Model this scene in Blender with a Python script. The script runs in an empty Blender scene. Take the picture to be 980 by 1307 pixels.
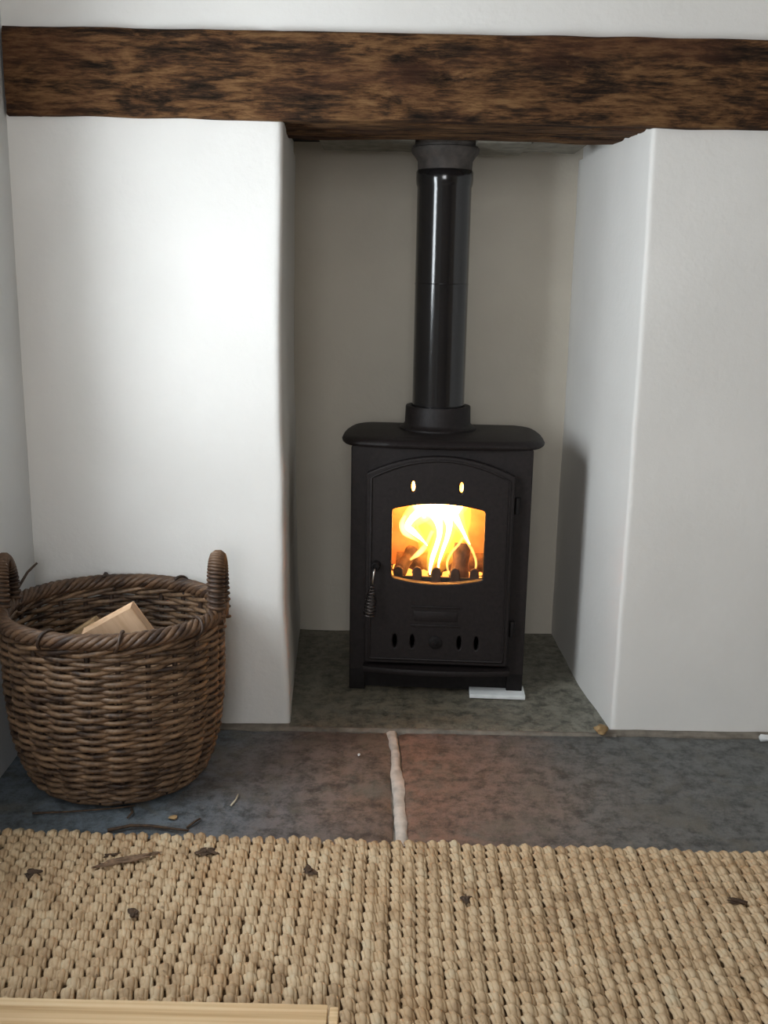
import bpy, bmesh, math, random
from mathutils import Vector, Matrix, noise

random.seed(7)
scene = bpy.context.scene
COL = scene.collection
PI = math.pi

# ------------------------------------------------------------------ camera
cam_data = bpy.data.cameras.new('camera')
cam = bpy.data.objects.new('camera', cam_data)
COL.objects.link(cam)
cam_data.sensor_fit = 'VERTICAL'
cam_data.sensor_height = 24.0
cam_data.lens = 24.0 * 1300.0 / 1307.0
cam_data.clip_start = 0.02
PITCH, ROLL = math.radians(13.0), math.radians(1.0)
cam.matrix_world = (Matrix.Translation((0, 0, 0.92)) @ Matrix.Rotation(PI / 2 - PITCH, 4, 'X')
                    @ Matrix.Rotation(ROLL, 4, 'Z'))
scene.camera = cam

# ------------------------------------------------------------------ colour management, world, daylight
scene.view_settings.view_transform = 'Standard'
scene.view_settings.look = 'None'
scene.view_settings.gamma = 1.0
scene.view_settings.exposure = 0.08
scene.cycles.transparent_max_bounces = 48
scene.cycles.max_bounces = 10
scene.cycles.diffuse_bounces = 6
scene.cycles.sample_clamp_indirect = 6.0

world = bpy.data.worlds.new('overcast_sky')
scene.world = world
world.use_nodes = True
world.node_tree.nodes['Background'].inputs[0].default_value = (0.75, 0.86, 1.0, 1)
world.node_tree.nodes['Background'].inputs[1].default_value = 0.6


def area_light(name, loc, rot, sx, sy, power, col):
    d = bpy.data.lights.new(name, 'AREA')
    d.shape = 'RECTANGLE'
    d.size, d.size_y = sx, sy
    d.energy = power
    d.color = col
    o = bpy.data.objects.new(name, d)
    COL.objects.link(o)
    o.location = loc
    o.rotation_euler = rot
    return o


# daylight behind the small cottage window in the left wall, plus an added fill lamp behind the camera
WY0, WY1, WZ0, WZ1 = 1.08, 1.56, 0.60, 1.26
area_light('window_daylight', (-0.80, (WY0 + WY1) / 2, (WZ0 + WZ1) / 2), (0, -PI / 2, 0), WZ1 - WZ0, WY1 - WY0, 23.0, (0.88, 0.95, 1.0))
area_light('rear_fill', (-0.15, -2.06, 1.35), (PI / 2, 0, 0), 0.9, 1.0, 26.0, (0.97, 0.98, 1.0))


# ------------------------------------------------------------------ node helpers
def new_mat(name):
    m = bpy.data.materials.new(name)
    m.use_nodes = True
    nt = m.node_tree
    return m, nt, nt.nodes['Principled BSDF']


def nd(nt, kind, **kw):
    n = nt.nodes.new(kind)
    for k, v in kw.items():
        setattr(n, k, v)
    return n


def ramp(nt, src, stops):
    r = nd(nt, 'ShaderNodeValToRGB')
    els = r.color_ramp.elements
    while len(els) < len(stops):
        els.new(0.5)
    for e, (p, c) in zip(els, stops):
        e.position = p
        e.color = (c[0], c[1], c[2], 1)
    nt.links.new(src, r.inputs[0])
    return r.outputs[0]


def coords(nt, scale=(1, 1, 1), which='Object', rnd=False):
    t = nd(nt, 'ShaderNodeTexCoord')
    mp = nd(nt, 'ShaderNodeMapping')
    mp.inputs['Scale'].default_value = scale
    nt.links.new(t.outputs[which], mp.inputs[0])
    if rnd:
        oi = nd(nt, 'ShaderNodeObjectInfo')
        mul = nd(nt, 'ShaderNodeMath', operation='MULTIPLY')
        mul.inputs[1].default_value = 37.0
        nt.links.new(oi.outputs['Random'], mul.inputs[0])
        nt.links.new(mul.outputs[0], mp.inputs['Location'])
    return mp.outputs[0]


def noise_tex(nt, vec, scale, detail=4, rough=0.55, dist=0.0):
    n = nd(nt, 'ShaderNodeTexNoise')
    n.inputs['Scale'].default_value = scale
    n.inputs['Detail'].default_value = detail
    n.inputs['Roughness'].default_value = rough
    n.inputs['Distortion'].default_value = dist
    nt.links.new(vec, n.inputs['Vector'])
    return n.outputs[0]


def mix(nt, fac, a, b, blend='MIX'):
    m = nd(nt, 'ShaderNodeMix', data_type='RGBA', blend_type=blend)
    for sock, v in ((m.inputs[0], fac), (m.inputs[6], a), (m.inputs[7], b)):
        if isinstance(v, (int, float)):
            sock.default_value = v
        elif isinstance(v, tuple):
            sock.default_value = (v[0], v[1], v[2], 1)
        else:
            nt.links.new(v, sock)
    return m.outputs[2]


def bump(nt, bsdf, h, strength, dist=0.01):
    b = nd(nt, 'ShaderNodeBump')
    b.inputs['Strength'].default_value = strength
    b.inputs['Distance'].default_value = dist
    nt.links.new(h, b.inputs['Height'])
    nt.links.new(b.outputs[0], bsdf.inputs['Normal'])


def simple(name, col, rough=0.6, metal=0.0, nscale=0, namp=0.2, bumpk=0.0, coat=0.0, spec=0.5):
    m, nt, b = new_mat(name)
    b.inputs['Specular IOR Level'].default_value = spec
    b.inputs['Roughness'].default_value = rough
    b.inputs['Metallic'].default_value = metal
    b.inputs['Coat Weight'].default_value = coat
    b.inputs['Base Color'].default_value = (*col, 1)
    if nscale:
        v = coords(nt)
        n = noise_tex(nt, v, nscale)
        lo = tuple(c * (1 - namp) for c in col)
        hi = tuple(min(1, c * (1 + namp)) for c in col)
        nt.links.new(ramp(nt, n, [(0.3, lo), (0.7, hi)]), b.inputs['Base Color'])
        if bumpk:
            bump(nt, b, n, bumpk, 0.004)
    return m


def plaster(name, c0, c1):
    m, nt, b = new_mat(name)
    v = coords(nt)
    n = noise_tex(nt, v, 3.0, 5)
    nt.links.new(ramp(nt, n, [(0.35, c0), (0.65, c1)]), b.inputs['Base Color'])
    n2 = noise_tex(nt, v, 55, 6, 0.6)
    bump(nt, b, n2, 0.25, 0.004)
    b.inputs['Roughness'].default_value = 0.85
    return m


M = {}
M['plaster'] = plaster('white_limewash', (0.76, 0.745, 0.715), (0.81, 0.795, 0.765))
M['plaster_side'] = plaster('white_side_wall', (0.70, 0.72, 0.73), (0.75, 0.77, 0.78))
M['niche'] = plaster('dark_cream_limewash', (0.56, 0.515, 0.435), (0.62, 0.575, 0.49))  # cream, darker and warmer than the plaster of the piers
M['room_paint'] = plaster('room_paint', (0.42, 0.36, 0.28), (0.46, 0.40, 0.32))
M['ceiling'] = plaster('ceiling_paint', (0.72, 0.71, 0.68), (0.76, 0.75, 0.72))
M['sooty_cement'] = simple('sooty_cement', (0.060, 0.050, 0.044), 0.7, 0, 45, 0.4, 0.4)
M['cement'] = simple('grey_cement', (0.20, 0.185, 0.15), 0.9, 0, 30, 0.3, 0.4)
M['mortar'] = simple('pale_mortar', (0.46, 0.41, 0.36), 0.9, 0, 40, 0.25, 0.5)
M['bed_mortar'] = simple('grey_mortar_bed', (0.22, 0.20, 0.175), 0.95, 0, 40, 0.3, 0.5)
M['iron'] = simple('matt_black_iron', (0.0125, 0.0090, 0.0088), 0.55, 0, 120, 0.3, 0.12, 0.0, 0.3)
M['iron_dark'] = simple('sooty_iron', (0.008, 0.0062, 0.0060), 0.7, 0, 90, 0.3, 0.1, 0.0, 0.25)
M['fire_glow_iron'] = simple('fire_glow_iron', (0.05, 0.022, 0.014), 0.8, 0, 90, 0.4, 0.1)  # red-brown glow of the fire on the prongs, put into the iron colour
M['enamel'] = simple('black_enamel', (0.010, 0.009, 0.0095), 0.16, 0, 8, 0.2, 0.0, 0.3)
M['steel'] = simple('bright_steel', (0.55, 0.53, 0.5), 0.28, 1.0)
M['dull_steel'] = simple('dull_steel', (0.16, 0.14, 0.13), 0.32, 1.0)
M['firebrick'] = simple('firebrick', (0.52, 0.27, 0.12), 0.9, 0, 25, 0.25, 0.3)
M['white_card'] = simple('white_card', (0.72, 0.74, 0.74), 0.8, 0, 30, 0.1)
M['window_paint'] = simple('white_gloss_paint', (0.75, 0.75, 0.73), 0.4)
M['char'] = simple('charred_log', (0.10, 0.055, 0.03), 0.95, 0, 60, 0.6, 0.6)
M['bark'] = simple('dark_bark', (0.062, 0.036, 0.020), 0.85, 0, 110, 0.55, 0.6)
M['bark_pale'] = simple('brown_bark', (0.16, 0.098, 0.058), 0.85, 0, 110, 0.45, 0.6)
M['ochre'] = simple('ochre_stone', (0.36, 0.235, 0.11), 0.9, 0, 80, 0.3, 0.4)
M['straw'] = simple('pale_straw', (0.6, 0.52, 0.38), 0.8)


def pane_mat(name, refl=0.06, tint=(1, 1, 1)):
    m = bpy.data.materials.new(name)
    m.use_nodes = True
    nt = m.node_tree
    nt.nodes.clear()
    out = nd(nt, 'ShaderNodeOutputMaterial')
    t = nd(nt, 'ShaderNodeBsdfTransparent')
    t.inputs[0].default_value = (*tint, 1)
    g = nd(nt, 'ShaderNodeBsdfGlossy')
    g.inputs['Roughness'].default_value = 0.03
    mx = nd(nt, 'ShaderNodeMixShader')
    mx.inputs[0].default_value = refl
    nt.links.new(t.outputs[0], mx.inputs[1])
    nt.links.new(g.outputs[0], mx.inputs[2])
    nt.links.new(mx.outputs[0], out.inputs[0])
    return m


M['pane'] = pane_mat('clear_pane')
M['stove_glass'] = pane_mat('stove_glass', 0.03)


def emit_mat(name, col, strength):
    m = bpy.data.materials.new(name)
    m.use_nodes = True
    nt = m.node_tree
    nt.nodes.clear()
    out = nd(nt, 'ShaderNodeOutputMaterial')
    e = nd(nt, 'ShaderNodeEmission')
    e.inputs[0].default_value = (*col, 1)
    e.inputs[1].default_value = strength
    nt.links.new(e.outputs[0], out.inputs[0])
    return m


def vol_mat(name, col, strength):
    m = bpy.data.materials.new(name)
    m.use_nodes = True
    nt = m.node_tree
    nt.nodes.clear()
    out = nd(nt, 'ShaderNodeOutputMaterial')
    e = nd(nt, 'ShaderNodeEmission')
    e.inputs[0].default_value = (*col, 1)
    e.inputs[1].default_value = strength
    nt.links.new(e.outputs[0], out.inputs['Volume'])
    return m


M['flame_core'] = emit_mat('flame_core', (1.0, 0.44, 0.11), 24.0)
M['flame_vol'] = vol_mat('flame_volume', (1.0, 0.44, 0.07), 75.0)
M['flame_thin'] = vol_mat('flame_thin_volume', (1.0, 0.52, 0.12), 260.0)
M['flame_halo'] = vol_mat('flame_halo_volume', (1.0, 0.40, 0.03), 17.0)
M['ember'] = emit_mat('glowing_embers', (1.0, 0.30, 0.05), 3.0)


def wood_mat(name, stops, scale, rough=0.7, bumpk=0.3, bdist=0.004, rnd=False, spots=None, dist=1.2):
    m, nt, b = new_mat(name)
    v = coords(nt, scale, 'Object', rnd)
    n = noise_tex(nt, v, 1.0, 8, 0.62, dist)
    c = ramp(nt, n, stops)
    if spots:
        v2 = coords(nt, spots[0])
        n2 = noise_tex(nt, v2, 1.0, 5, 0.6, 0.6)
        f = ramp(nt, n2, [(spots[1], (0, 0, 0)), (spots[2], (1, 1, 1))])
        c = mix(nt, f, c, spots[3])
    nt.links.new(c, b.inputs['Base Color'])
    b.inputs['Roughness'].default_value = rough
    bump(nt, b, n, bumpk, bdist)
    return m


def oak_mat():
    m, nt, b = new_mat('old_dark_oak')
    blot = noise_tex(nt, coords(nt, (7, 24, 24)), 1.0, 6, 0.65, 0.5)
    grain = noise_tex(nt, coords(nt, (16, 120, 120)), 1.0, 6, 0.7, 0.35)
    fine = noise_tex(nt, coords(nt, (60, 420, 420)), 1.0, 4, 0.6)
    add = nd(nt, 'ShaderNodeMath', operation='MULTIPLY_ADD')
    add.inputs[1].default_value = 0.85
    nt.links.new(grain, add.inputs[0])
    nt.links.new(blot, add.inputs[2])
    add2 = nd(nt, 'ShaderNodeMath', operation='MULTIPLY_ADD')
    add2.inputs[1].default_value = 0.25
    nt.links.new(fine, add2.inputs[0])
    nt.links.new(add.outputs[0], add2.inputs[2])
    half = nd(nt, 'ShaderNodeMath', operation='MULTIPLY')
    half.inputs[1].default_value = 0.475
    nt.links.new(add2.outputs[0], half.inputs[0])
    c = ramp(nt, half.outputs[0], [(0.40, (0.008, 0.005, 0.003)), (0.46, (0.036, 0.019, 0.010)), (0.51, (0.105, 0.050, 0.021)), (0.56, (0.175, 0.090, 0.038)), (0.63, (0.235, 0.138, 0.062))])
    warm = noise_tex(nt, coords(nt, (4, 14, 14)), 1.0, 3, 0.5)
    c = mix(nt, ramp(nt, warm, [(0.5, (0, 0, 0)), (0.7, (0.6, 0.6, 0.6))]), c, (0.075, 0.030, 0.016), 'MIX')
    nt.links.new(c, b.inputs['Base Color'])
    b.inputs['Roughness'].default_value = 0.85
    b.inputs['Specular IOR Level'].default_value = 0.18
    bump(nt, b, half.outputs[0], 0.9, 0.012)
    return m


M['oak'] = oak_mat()
M['pine'] = wood_mat('pale_pine', [(0.34, (0.44, 0.28, 0.13)), (0.48, (0.60, 0.42, 0.23)), (0.62, (0.70, 0.53, 0.32))], (1.2, 110, 110), 0.6, 0.12, dist=0.15)
M['kindling'] = wood_mat('sawn_kindling', [(0.35, (0.62, 0.39, 0.23)), (0.6, (0.74, 0.50, 0.32))], (60, 60, 4), 0.7, 0.1, dist=0.3)
M['kindling_lit_edge'] = wood_mat('lit_sawn_edge', [(0.35, (0.84, 0.70, 0.54)), (0.6, (0.90, 0.78, 0.63))], (60, 60, 8), 0.7, 0.1, dist=0.3)  # paler copy of the block's wood: light on its top edge put into colour
M['kindling_dull'] = wood_mat('dull_kindling', [(0.35, (0.30, 0.19, 0.09)), (0.6, (0.40, 0.27, 0.14))], (60, 60, 4), 0.8, 0.2, dist=0.3)


def willow_mat(name, dark, light):
    m, nt, b = new_mat(name)
    v = coords(nt, (1, 1, 1), 'Object', True)
    n = noise_tex(nt, v, 16, 4, 0.6)
    n2 = noise_tex(nt, coords(nt), 150, 3, 0.6)
    mixn = nd(nt, 'ShaderNodeMath', operation='MULTIPLY_ADD')
    mixn.inputs[1].default_value = 0.35
    nt.links.new(n2, mixn.inputs[0])
    nt.links.new(n, mixn.inputs[2])
    mid = tuple((a + c) / 2 for a, c in zip(dark, light))
    nt.links.new(ramp(nt, mixn.outputs[0], [(0.50, dark), (0.68, mid), (0.86, light)]), b.inputs['Base Color'])
    b.inputs['Roughness'].default_value = 0.55
    bump(nt, b, n2, 0.3, 0.002)
    return m


M['willow'] = willow_mat('brown_willow', (0.024, 0.011, 0.0065), (0.27, 0.165, 0.092))
M['willow_rim'] = willow_mat('rim_willow', (0.026, 0.012, 0.007), (0.16, 0.088, 0.046))
M['willow_dark'] = willow_mat('dark_willow', (0.018, 0.010, 0.006), (0.075, 0.042, 0.026))


def jute_mat(name):
    m, nt, b = new_mat(name)
    oi = nd(nt, 'ShaderNodeObjectInfo')
    v = coords(nt, (1, 1, 1), 'Object', True)
    n = noise_tex(nt, v, 22, 5, 0.65)
    c = ramp(nt, n, [(0.28, (0.27, 0.175, 0.092)), (0.45, (0.43, 0.30, 0.172)), (0.58, (0.53, 0.395, 0.245)), (0.74, (0.50, 0.42, 0.285))])
    g = nd(nt, 'ShaderNodeNewGeometry')
    n3 = noise_tex(nt, g.outputs['Position'], 7.0, 3, 0.5)
    c = mix(nt, ramp(nt, n3, [(0.55, (0, 0, 0)), (0.75, (0.55, 0.55, 0.55))]), c, (0.42, 0.245, 0.11))
    n4 = noise_tex(nt, v, 75, 2, 0.5)
    c = mix(nt, ramp(nt, n4, [(0.70, (0, 0, 0)), (0.78, (0.8, 0.8, 0.8))]), c, (0.15, 0.09, 0.045))
    nt.links.new(c, b.inputs['Base Color'])
    b.inputs['Roughness'].default_value = 0.62
    nf = noise_tex(nt, coords(nt, (1.0, 0.35, 1.0)), 900, 3, 0.6)
    bump(nt, b, nf, 0.35, 0.002)
    return m


M['jute'] = jute_mat('jute_cord')
M['jute_dark'] = simple('jute_backing', (0.16, 0.10, 0.05), 0.95, 0, 60, 0.3)


def stone_mat(name, near, far, seam_x, reach, olive=(0.13, 0.125, 0.105)):
    """slate whose red-brown tone lies around the joint at seam_x and gives way to blue-grey further off"""
    m, nt, b = new_mat(name)
    t = nd(nt, 'ShaderNodeTexCoord')
    sep = nd(nt, 'ShaderNodeSeparateXYZ')
    nt.links.new(t.outputs['Object'], sep.inputs[0])
    d = nd(nt, 'ShaderNodeMath', operation='SUBTRACT')
    nt.links.new(sep.outputs[0], d.inputs[0])
    d.inputs[1].default_value = seam_x
    a = nd(nt, 'ShaderNodeMath', operation='ABSOLUTE')
    nt.links.new(d.outputs[0], a.inputs[0])
    n = noise_tex(nt, t.outputs['Object'], 6, 6, 0.65, 0.5)
    k = nd(nt, 'ShaderNodeMath', operation='MULTIPLY_ADD')
    nt.links.new(n, k.inputs[0])
    k.inputs[1].default_value = 0.55 * reach
    nt.links.new(a.outputs[0], k.inputs[2])
    f = ramp(nt, k.outputs[0], [(0.12 * reach + 0.12 * reach, (0, 0, 0)), (min(0.98, 1.2 * reach), (1, 1, 1))])
    n2 = noise_tex(nt, t.outputs['Object'], 30, 9, 0.78)
    c1 = mix(nt, ramp(nt, n2, [(0.44, (0, 0, 0)), (0.60, (1, 1, 1))]), near, tuple(x * 0.32 for x in near))
    c2 = mix(nt, ramp(nt, n2, [(0.44, (0, 0, 0)), (0.60, (1, 1, 1))]), far, tuple(x * 0.34 for x in far))
    c = mix(nt, f, c1, c2)
    n3 = noise_tex(nt, t.outputs['Object'], 9, 5, 0.6, 1.0)
    c = mix(nt, ramp(nt, n3, [(0.52, (0, 0, 0)), (0.68, (0.8, 0.8, 0.8))]), c, olive)
    n4 = noise_tex(nt, t.outputs['Object'], 160, 3, 0.6)
    c = mix(nt, ramp(nt, n4, [(0.60, (0, 0, 0)), (0.74, (0.55, 0.55, 0.55))]), c, (0.24, 0.23, 0.21))
    n5 = noise_tex(nt, t.outputs['Object'], 45, 4, 0.6, 0.8)
    c = mix(nt, ramp(nt, n5, [(0.60, (0, 0, 0)), (0.70, (0.6, 0.6, 0.6))]), c, (0.035, 0.032, 0.030))
    nt.links.new(c, b.inputs['Base Color'])
    b.inputs['Roughness'].default_value = 0.5
    bump(nt, b, n2, 0.55, 0.012)
    return m


M['slate_left'] = stone_mat('slate_left', (0.175, 0.116, 0.086), (0.140, 0.170, 0.195), 0.03, 0.42)
M['slate_right'] = stone_mat('slate_right', (0.250, 0.140, 0.100), (0.150, 0.155, 0.150), 0.03, 0.38)
M['slate_back'] = stone_mat('slate_back', (0.185, 0.155, 0.105), (0.30, 0.295, 0.245), 0.05, 0.6, (0.17, 0.165, 0.13))


# ------------------------------------------------------------------ mesh helpers
def link_mesh(name, bm, mat, parent=None, smooth=True, auto=None):
    me = bpy.data.meshes.new(name)
    bmesh.ops.recalc_face_normals(bm, faces=bm.faces)
    bm.to_mesh(me)
    bm.free()
    mats = mat if isinstance(mat, (list, tuple)) else [mat]
    for x in mats:
        me.materials.append(x)
    for p in me.polygons:
        p.use_smooth = smooth
    if smooth and auto is not None:
        try:
            me.set_sharp_from_angle(angle=math.radians(auto))
        except Exception:
            pass
    o = bpy.data.objects.new(name, me)
    COL.objects.link(o)
    if parent:
        o.parent = parent
    return o


def tag(o, label=None, cat=None, group=None, kind=None):
    if label:
        o['label'] = label
    if cat:
        o['category'] = cat
    if group:
        o['group'] = group
    if kind:
        o['kind'] = kind
    return o


def empty(name, loc, rz=0.0):
    o = bpy.data.objects.new(name, None)
    o.empty_display_size = 0.05
    COL.objects.link(o)
    o.location = loc
    o.rotation_euler = (0, 0, rz)
    return o


def box(bm, x0, x1, y0, y1, z0, z1, bev=0.0, seg=2):
    r = bmesh.ops.create_cube(bm, size=1.0)
    vs = r['verts']
    for v in vs:
        v.co = Vector((x0 + (v.co.x + 0.5) * (x1 - x0), y0 + (v.co.y + 0.5) * (y1 - y0), z0 + (v.co.z + 0.5) * (z1 - z0)))
    if bev:
        es = list({e for v in vs for e in v.link_edges})
        bmesh.ops.bevel(bm, geom=es, offset=bev, segments=seg, affect='EDGES', profile=0.5)


def tube(bm, pts, rad, sides=8, closed=False, cap=True, flat=1.0):
    """swept tube; rad is one number or one per point; flat squashes the section along its second axis"""
    n = len(pts)
    pts = [Vector(p) for p in pts]
    if not isinstance(rad, (list, tuple)):
        rad = [rad] * n
    up = None
    rings = []
    for i, p in enumerate(pts):
        a = pts[(i - 1) % n] if (closed or i > 0) else p
        b = pts[(i + 1) % n] if (closed or i < n - 1) else p
        t = (b - a).normalized()
        if up is None:
            up = Vector((0, 0, 1)) if abs(t.z) < 0.9 else Vector((1, 0, 0))
        s = t.cross(up).normalized()
        up = s.cross(t).normalized()
        rings.append([bm.verts.new(p + s * (rad[i] * math.cos(q)) + up * (rad[i] * flat * math.sin(q)))
                      for q in (2 * PI * k / sides for k in range(sides))])
    m = n if closed else n - 1
    for i in range(m):
        A, B = rings[i], rings[(i + 1) % n]
        for k in range(sides):
            bm.faces.new((A[k], A[(k + 1) % sides], B[(k + 1) % sides], B[k]))
    if cap and not closed:
        bm.faces.new(rings[0][::-1])
        bm.faces.new(rings[-1])


def lathe(bm, prof, cx=0, cy=0, seg=40, close=False):
    rings = []
    for r, z in prof:
        rings.append([bm.verts.new((cx + r * math.cos(2 * PI * k / seg), cy + r * math.sin(2 * PI * k / seg), z)) for k in range(seg)])
    for i in range(len(prof) - 1 + (1 if close else 0)):
        A, B = rings[i], rings[(i + 1) % len(prof)]
        for k in range(seg):
            bm.faces.new((A[k], A[(k + 1) % seg], B[(k + 1) % seg], B[k]))
    if not close:
        bm.faces.new(rings[0][::-1])
        bm.faces.new(rings[-1])


def extruded(name, loops, y0, y1, mat, parent, bev=0.0):
    """a plate in the xz plane cut from 2D outlines (first the outer one, then holes), y0..y1 thick"""
    cu = bpy.data.curves.new(name, 'CURVE')
    cu.dimensions = '2D'
    cu.fill_mode = 'BOTH'
    cu.extrude = (y1 - y0) / 2 - bev
    cu.bevel_depth = bev
    cu.bevel_resolution = 2
    cu.offset = -bev
    for lp in loops:
        sp = cu.splines.new('POLY')
        sp.points.add(len(lp) - 1)
        for p, (x, z) in zip(sp.points, lp):
            p.co = (x, z, 0, 1)
        sp.use_cyclic_u = True
    tmp = bpy.data.objects.new('tmp_plate', cu)
    COL.objects.link(tmp)
    dg = bpy.context.evaluated_depsgraph_get()
    me = bpy.data.meshes.new_from_object(tmp.evaluated_get(dg))
    bpy.data.objects.remove(tmp)
    bpy.data.curves.remove(cu)
    me.name = name
    for v in me.vertices:
        x, z, d = v.co
        v.co = (x, (y0 + y1) / 2 - d, z)
    me.materials.clear()
    me.materials.append(mat)
    for p in me.polygons:
        p.use_smooth = True
        p.material_index = 0
    me.set_sharp_from_angle(angle=math.radians(35))
    o = bpy.data.objects.new(name, me)
    COL.objects.link(o)
    if parent:
        o.parent = parent
    return o


def nz(x, y, z, s=1.0, seed=0.0):
    return noise.noise(Vector((x * s + seed, y * s - seed * 0.7, z * s + seed * 1.3)))


def rounded_plan(pts, seg=5, hold=0.0):
    """polygon with a radius per corner -> list of points"""
    out = []
    n = len(pts)
    for i in range(n):
        x, y, r = pts[i]
        p = Vector((x, y))
        if r <= 0:
            out.append((x, y))
            continue
        a = (Vector(pts[i - 1][:2]) - p).normalized()
        b = (Vector(pts[(i + 1) % n][:2]) - p).normalized()
        s, e = p + a * r, p + b * r
        if hold:
            out.append(tuple(p + a * (r + hold)))
        for k in range(seg + 1):
            t = k / seg
            q = s * (1 - t) ** 2 + p * 2 * t * (1 - t) + e * t ** 2
            out.append((q.x, q.y))
        if hold:
            out.append(tuple(p + b * (r + hold)))
    return out


def densify(pts, step):
    out = []
    for i, p in enumerate(pts):
        q = pts[(i + 1) % len(pts)]
        d = math.dist(p, q)
        k = max(1, int(d / step))
        for j in range(k):
            out.append((p[0] + (q[0] - p[0]) * j / k, p[1] + (q[1] - p[1]) * j / k))
    return out


def prism(name, plan, z0, z1, mat, amp=0.0, scale=3.0, seed=0.0, nzl=24, step=0.04, lean=None, parent=None):
    """upright block of hand-finished plaster: plan outline stacked in z, each vertex wandering a few mm"""
    bm = bmesh.new()
    pl = densify(plan, step)
    rings = []
    for i in range(nzl + 1):
        z = z0 + (z1 - z0) * i / nzl
        ring = []
        for x, y in pl:
            dx = amp * nz(x, y, z, scale, seed) + amp * 0.5 * nz(x, y, z, scale * 3, seed + 5)
            dy = amp * nz(x, y, z, scale, seed + 11) + amp * 0.5 * nz(x, y, z, scale * 3, seed + 17)
            if lean:
                ddx, ddy = lean(x, y, z)
                dx += ddx
                dy += ddy
            ring.append(bm.verts.new((x + dx, y + dy, z)))
        rings.append(ring)
    n = len(pl)
    for i in range(nzl):
        for k in range(n):
            bm.faces.new((rings[i][k], rings[i][(k + 1) % n], rings[i + 1][(k + 1) % n], rings[i + 1][k]))
    bm.faces.new(rings[0][::-1])
    bm.faces.new(rings[-1])
    return link_mesh(name, bm, mat, parent, True, 50)


def slab(name, x0, x1, y0, y1, zt, th, mat, parent, nx=40, ny=20, rough=0.0015, seed=0.0, edge=0.006):
    """flagstone: uneven top, ragged rounded edges"""
    bm = bmesh.new()
    g = []
    for j in range(ny + 1):
        row = []
        for i in range(nx + 1):
            fx, fy = i / nx, j / ny
            x, y = x0 + fx * (x1 - x0), y0 + fy * (y1 - y0)
            ex = nz(x, y, 0, 14, seed + (3 if i == 0 else 9)) * edge
            ey = nz(x, y, 0, 14, seed + (5 if j == 0 else 13)) * edge
            z = zt + rough * (nz(x, y, 0, 9, seed) + 0.5 * nz(x, y, 0, 30, seed))
            if i in (0, nx):
                x += ex * (1 if i == 0 else -1) + (0.003 if i == 0 else -0.003)
                z -= 0.004
            if j in (0, ny):
                y += ey + (0.003 if j == 0 else -0.003)
                z -= 0.004
            row.append(bm.verts.new((x, y, z)))
        g.append(row)
    for j in range(ny):
        for i in range(nx):
            bm.faces.new((g[j][i], g[j][i + 1], g[j + 1][i + 1], g[j + 1][i]))
    rim = [g[0][i] for i in range(nx)] + [g[j][nx] for j in range(ny)] + [g[ny][i] for i in range(nx, 0, -1)] + [g[j][0] for j in range(ny, 0, -1)]
    low = [bm.verts.new((v.co.x, v.co.y, zt - th)) for v in rim]
    for k in range(len(rim)):
        k2 = (k + 1) % len(rim)
        bm.faces.new((rim[k2], rim[k], low[k], low[k2]))
    bm.faces.new(low)
    return link_mesh(name, bm, mat, parent, True, 60)


def chip(name, loc, size, mat, rz=0.0, seed=1.0, sub=2, tilt=0.0, jag=0.35):
    """an irregular flake or pebble resting on the surface at loc"""
    bm = bmesh.new()
    bmesh.ops.create_icosphere(bm, subdivisions=sub, radius=0.5)
    for v in bm.verts:
        k = 1 + jag * nz(v.co.x, v.co.y, v.co.z, 2.6, seed) + 0.5 * jag * nz(v.co.x, v.co.y, v.co.z, 6, seed + 3)
        v.co = Vector((v.co.x * size[0] * k, v.co.y * size[1] * k, v.co.z * size[2] * k))
    bmesh.ops.rotate(bm, verts=bm.verts, matrix=Matrix.Rotation(tilt, 3, 'Y'))
    lo = min(v.co.z for v in bm.verts)
    for v in bm.verts:
        v.co.z -= lo
    o = link_mesh(name, bm, mat, None, True, 40)
    o.location = loc
    o.rotation_euler = (0, 0, rz)
    return o


def structure(o):
    o['kind'] = 'structure'
    return o


# ------------------------------------------------------------------ room shell
W = 1.98          # face of the chimney breast
XL = -0.705       # face of the left side wall
XR, YF, ZC = 2.3, -2.1, 2.25
NL, NR, NB = -0.195, 0.483, 2.575   # niche left, right, back
BZ = 1.195        # underside of the beam

bm = bmesh.new()
box(bm, XL - 0.3, XR + 0.2, YF - 0.2, 2.85, -0.12, -0.008)
floor = structure(link_mesh('floor', bm, M['bed_mortar'], None, False))

# left side wall with its deep window opening
bm = bmesh.new()
T = 0.25
box(bm, XL - T, XL, YF, WY0, 0, ZC)
box(bm, XL - T, XL, WY1, 2.8, 0, ZC)
box(bm, XL - T, XL, WY0, WY1, 0, WZ0)
box(bm, XL - T, XL, WY0, WY1, WZ1, ZC)
structure(link_mesh('wall_left', bm, M['plaster_side'], None, False))
win = structure(empty('window_1', (XL - 0.055, (WY0 + WY1) / 2, WZ0)))
hw, hh = (WY1 - WY0) / 2, WZ1 - WZ0
bm = bmesh.new()
for a in (-hw + 0.002, hw - 0.032):
    box(bm, -0.02, 0.02, a, a + 0.03, 0.002, hh - 0.002, 0.003)
for a in (0.002, hh - 0.032):
    box(bm, -0.02, 0.02, -hw + 0.03, hw - 0.03, a, a + 0.03, 0.003)
link_mesh('window_frame', bm, M['window_paint'], win, True, 30)
bm = bmesh.new()
box(bm, -0.012, 0.012, -0.009, 0.009, 0.03, hh - 0.03)
link_mesh('mullion', bm, M['window_paint'], win, False)
for s in (-1, 1):
    bm = bmesh.new()
    box(bm, -0.002, 0.002, min(s * 0.010, s * (hw - 0.031)), max(s * 0.010, s * (hw - 0.031)), 0.033, hh - 0.033)
    link_mesh('pane', bm, M['pane'], win, False)

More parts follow.
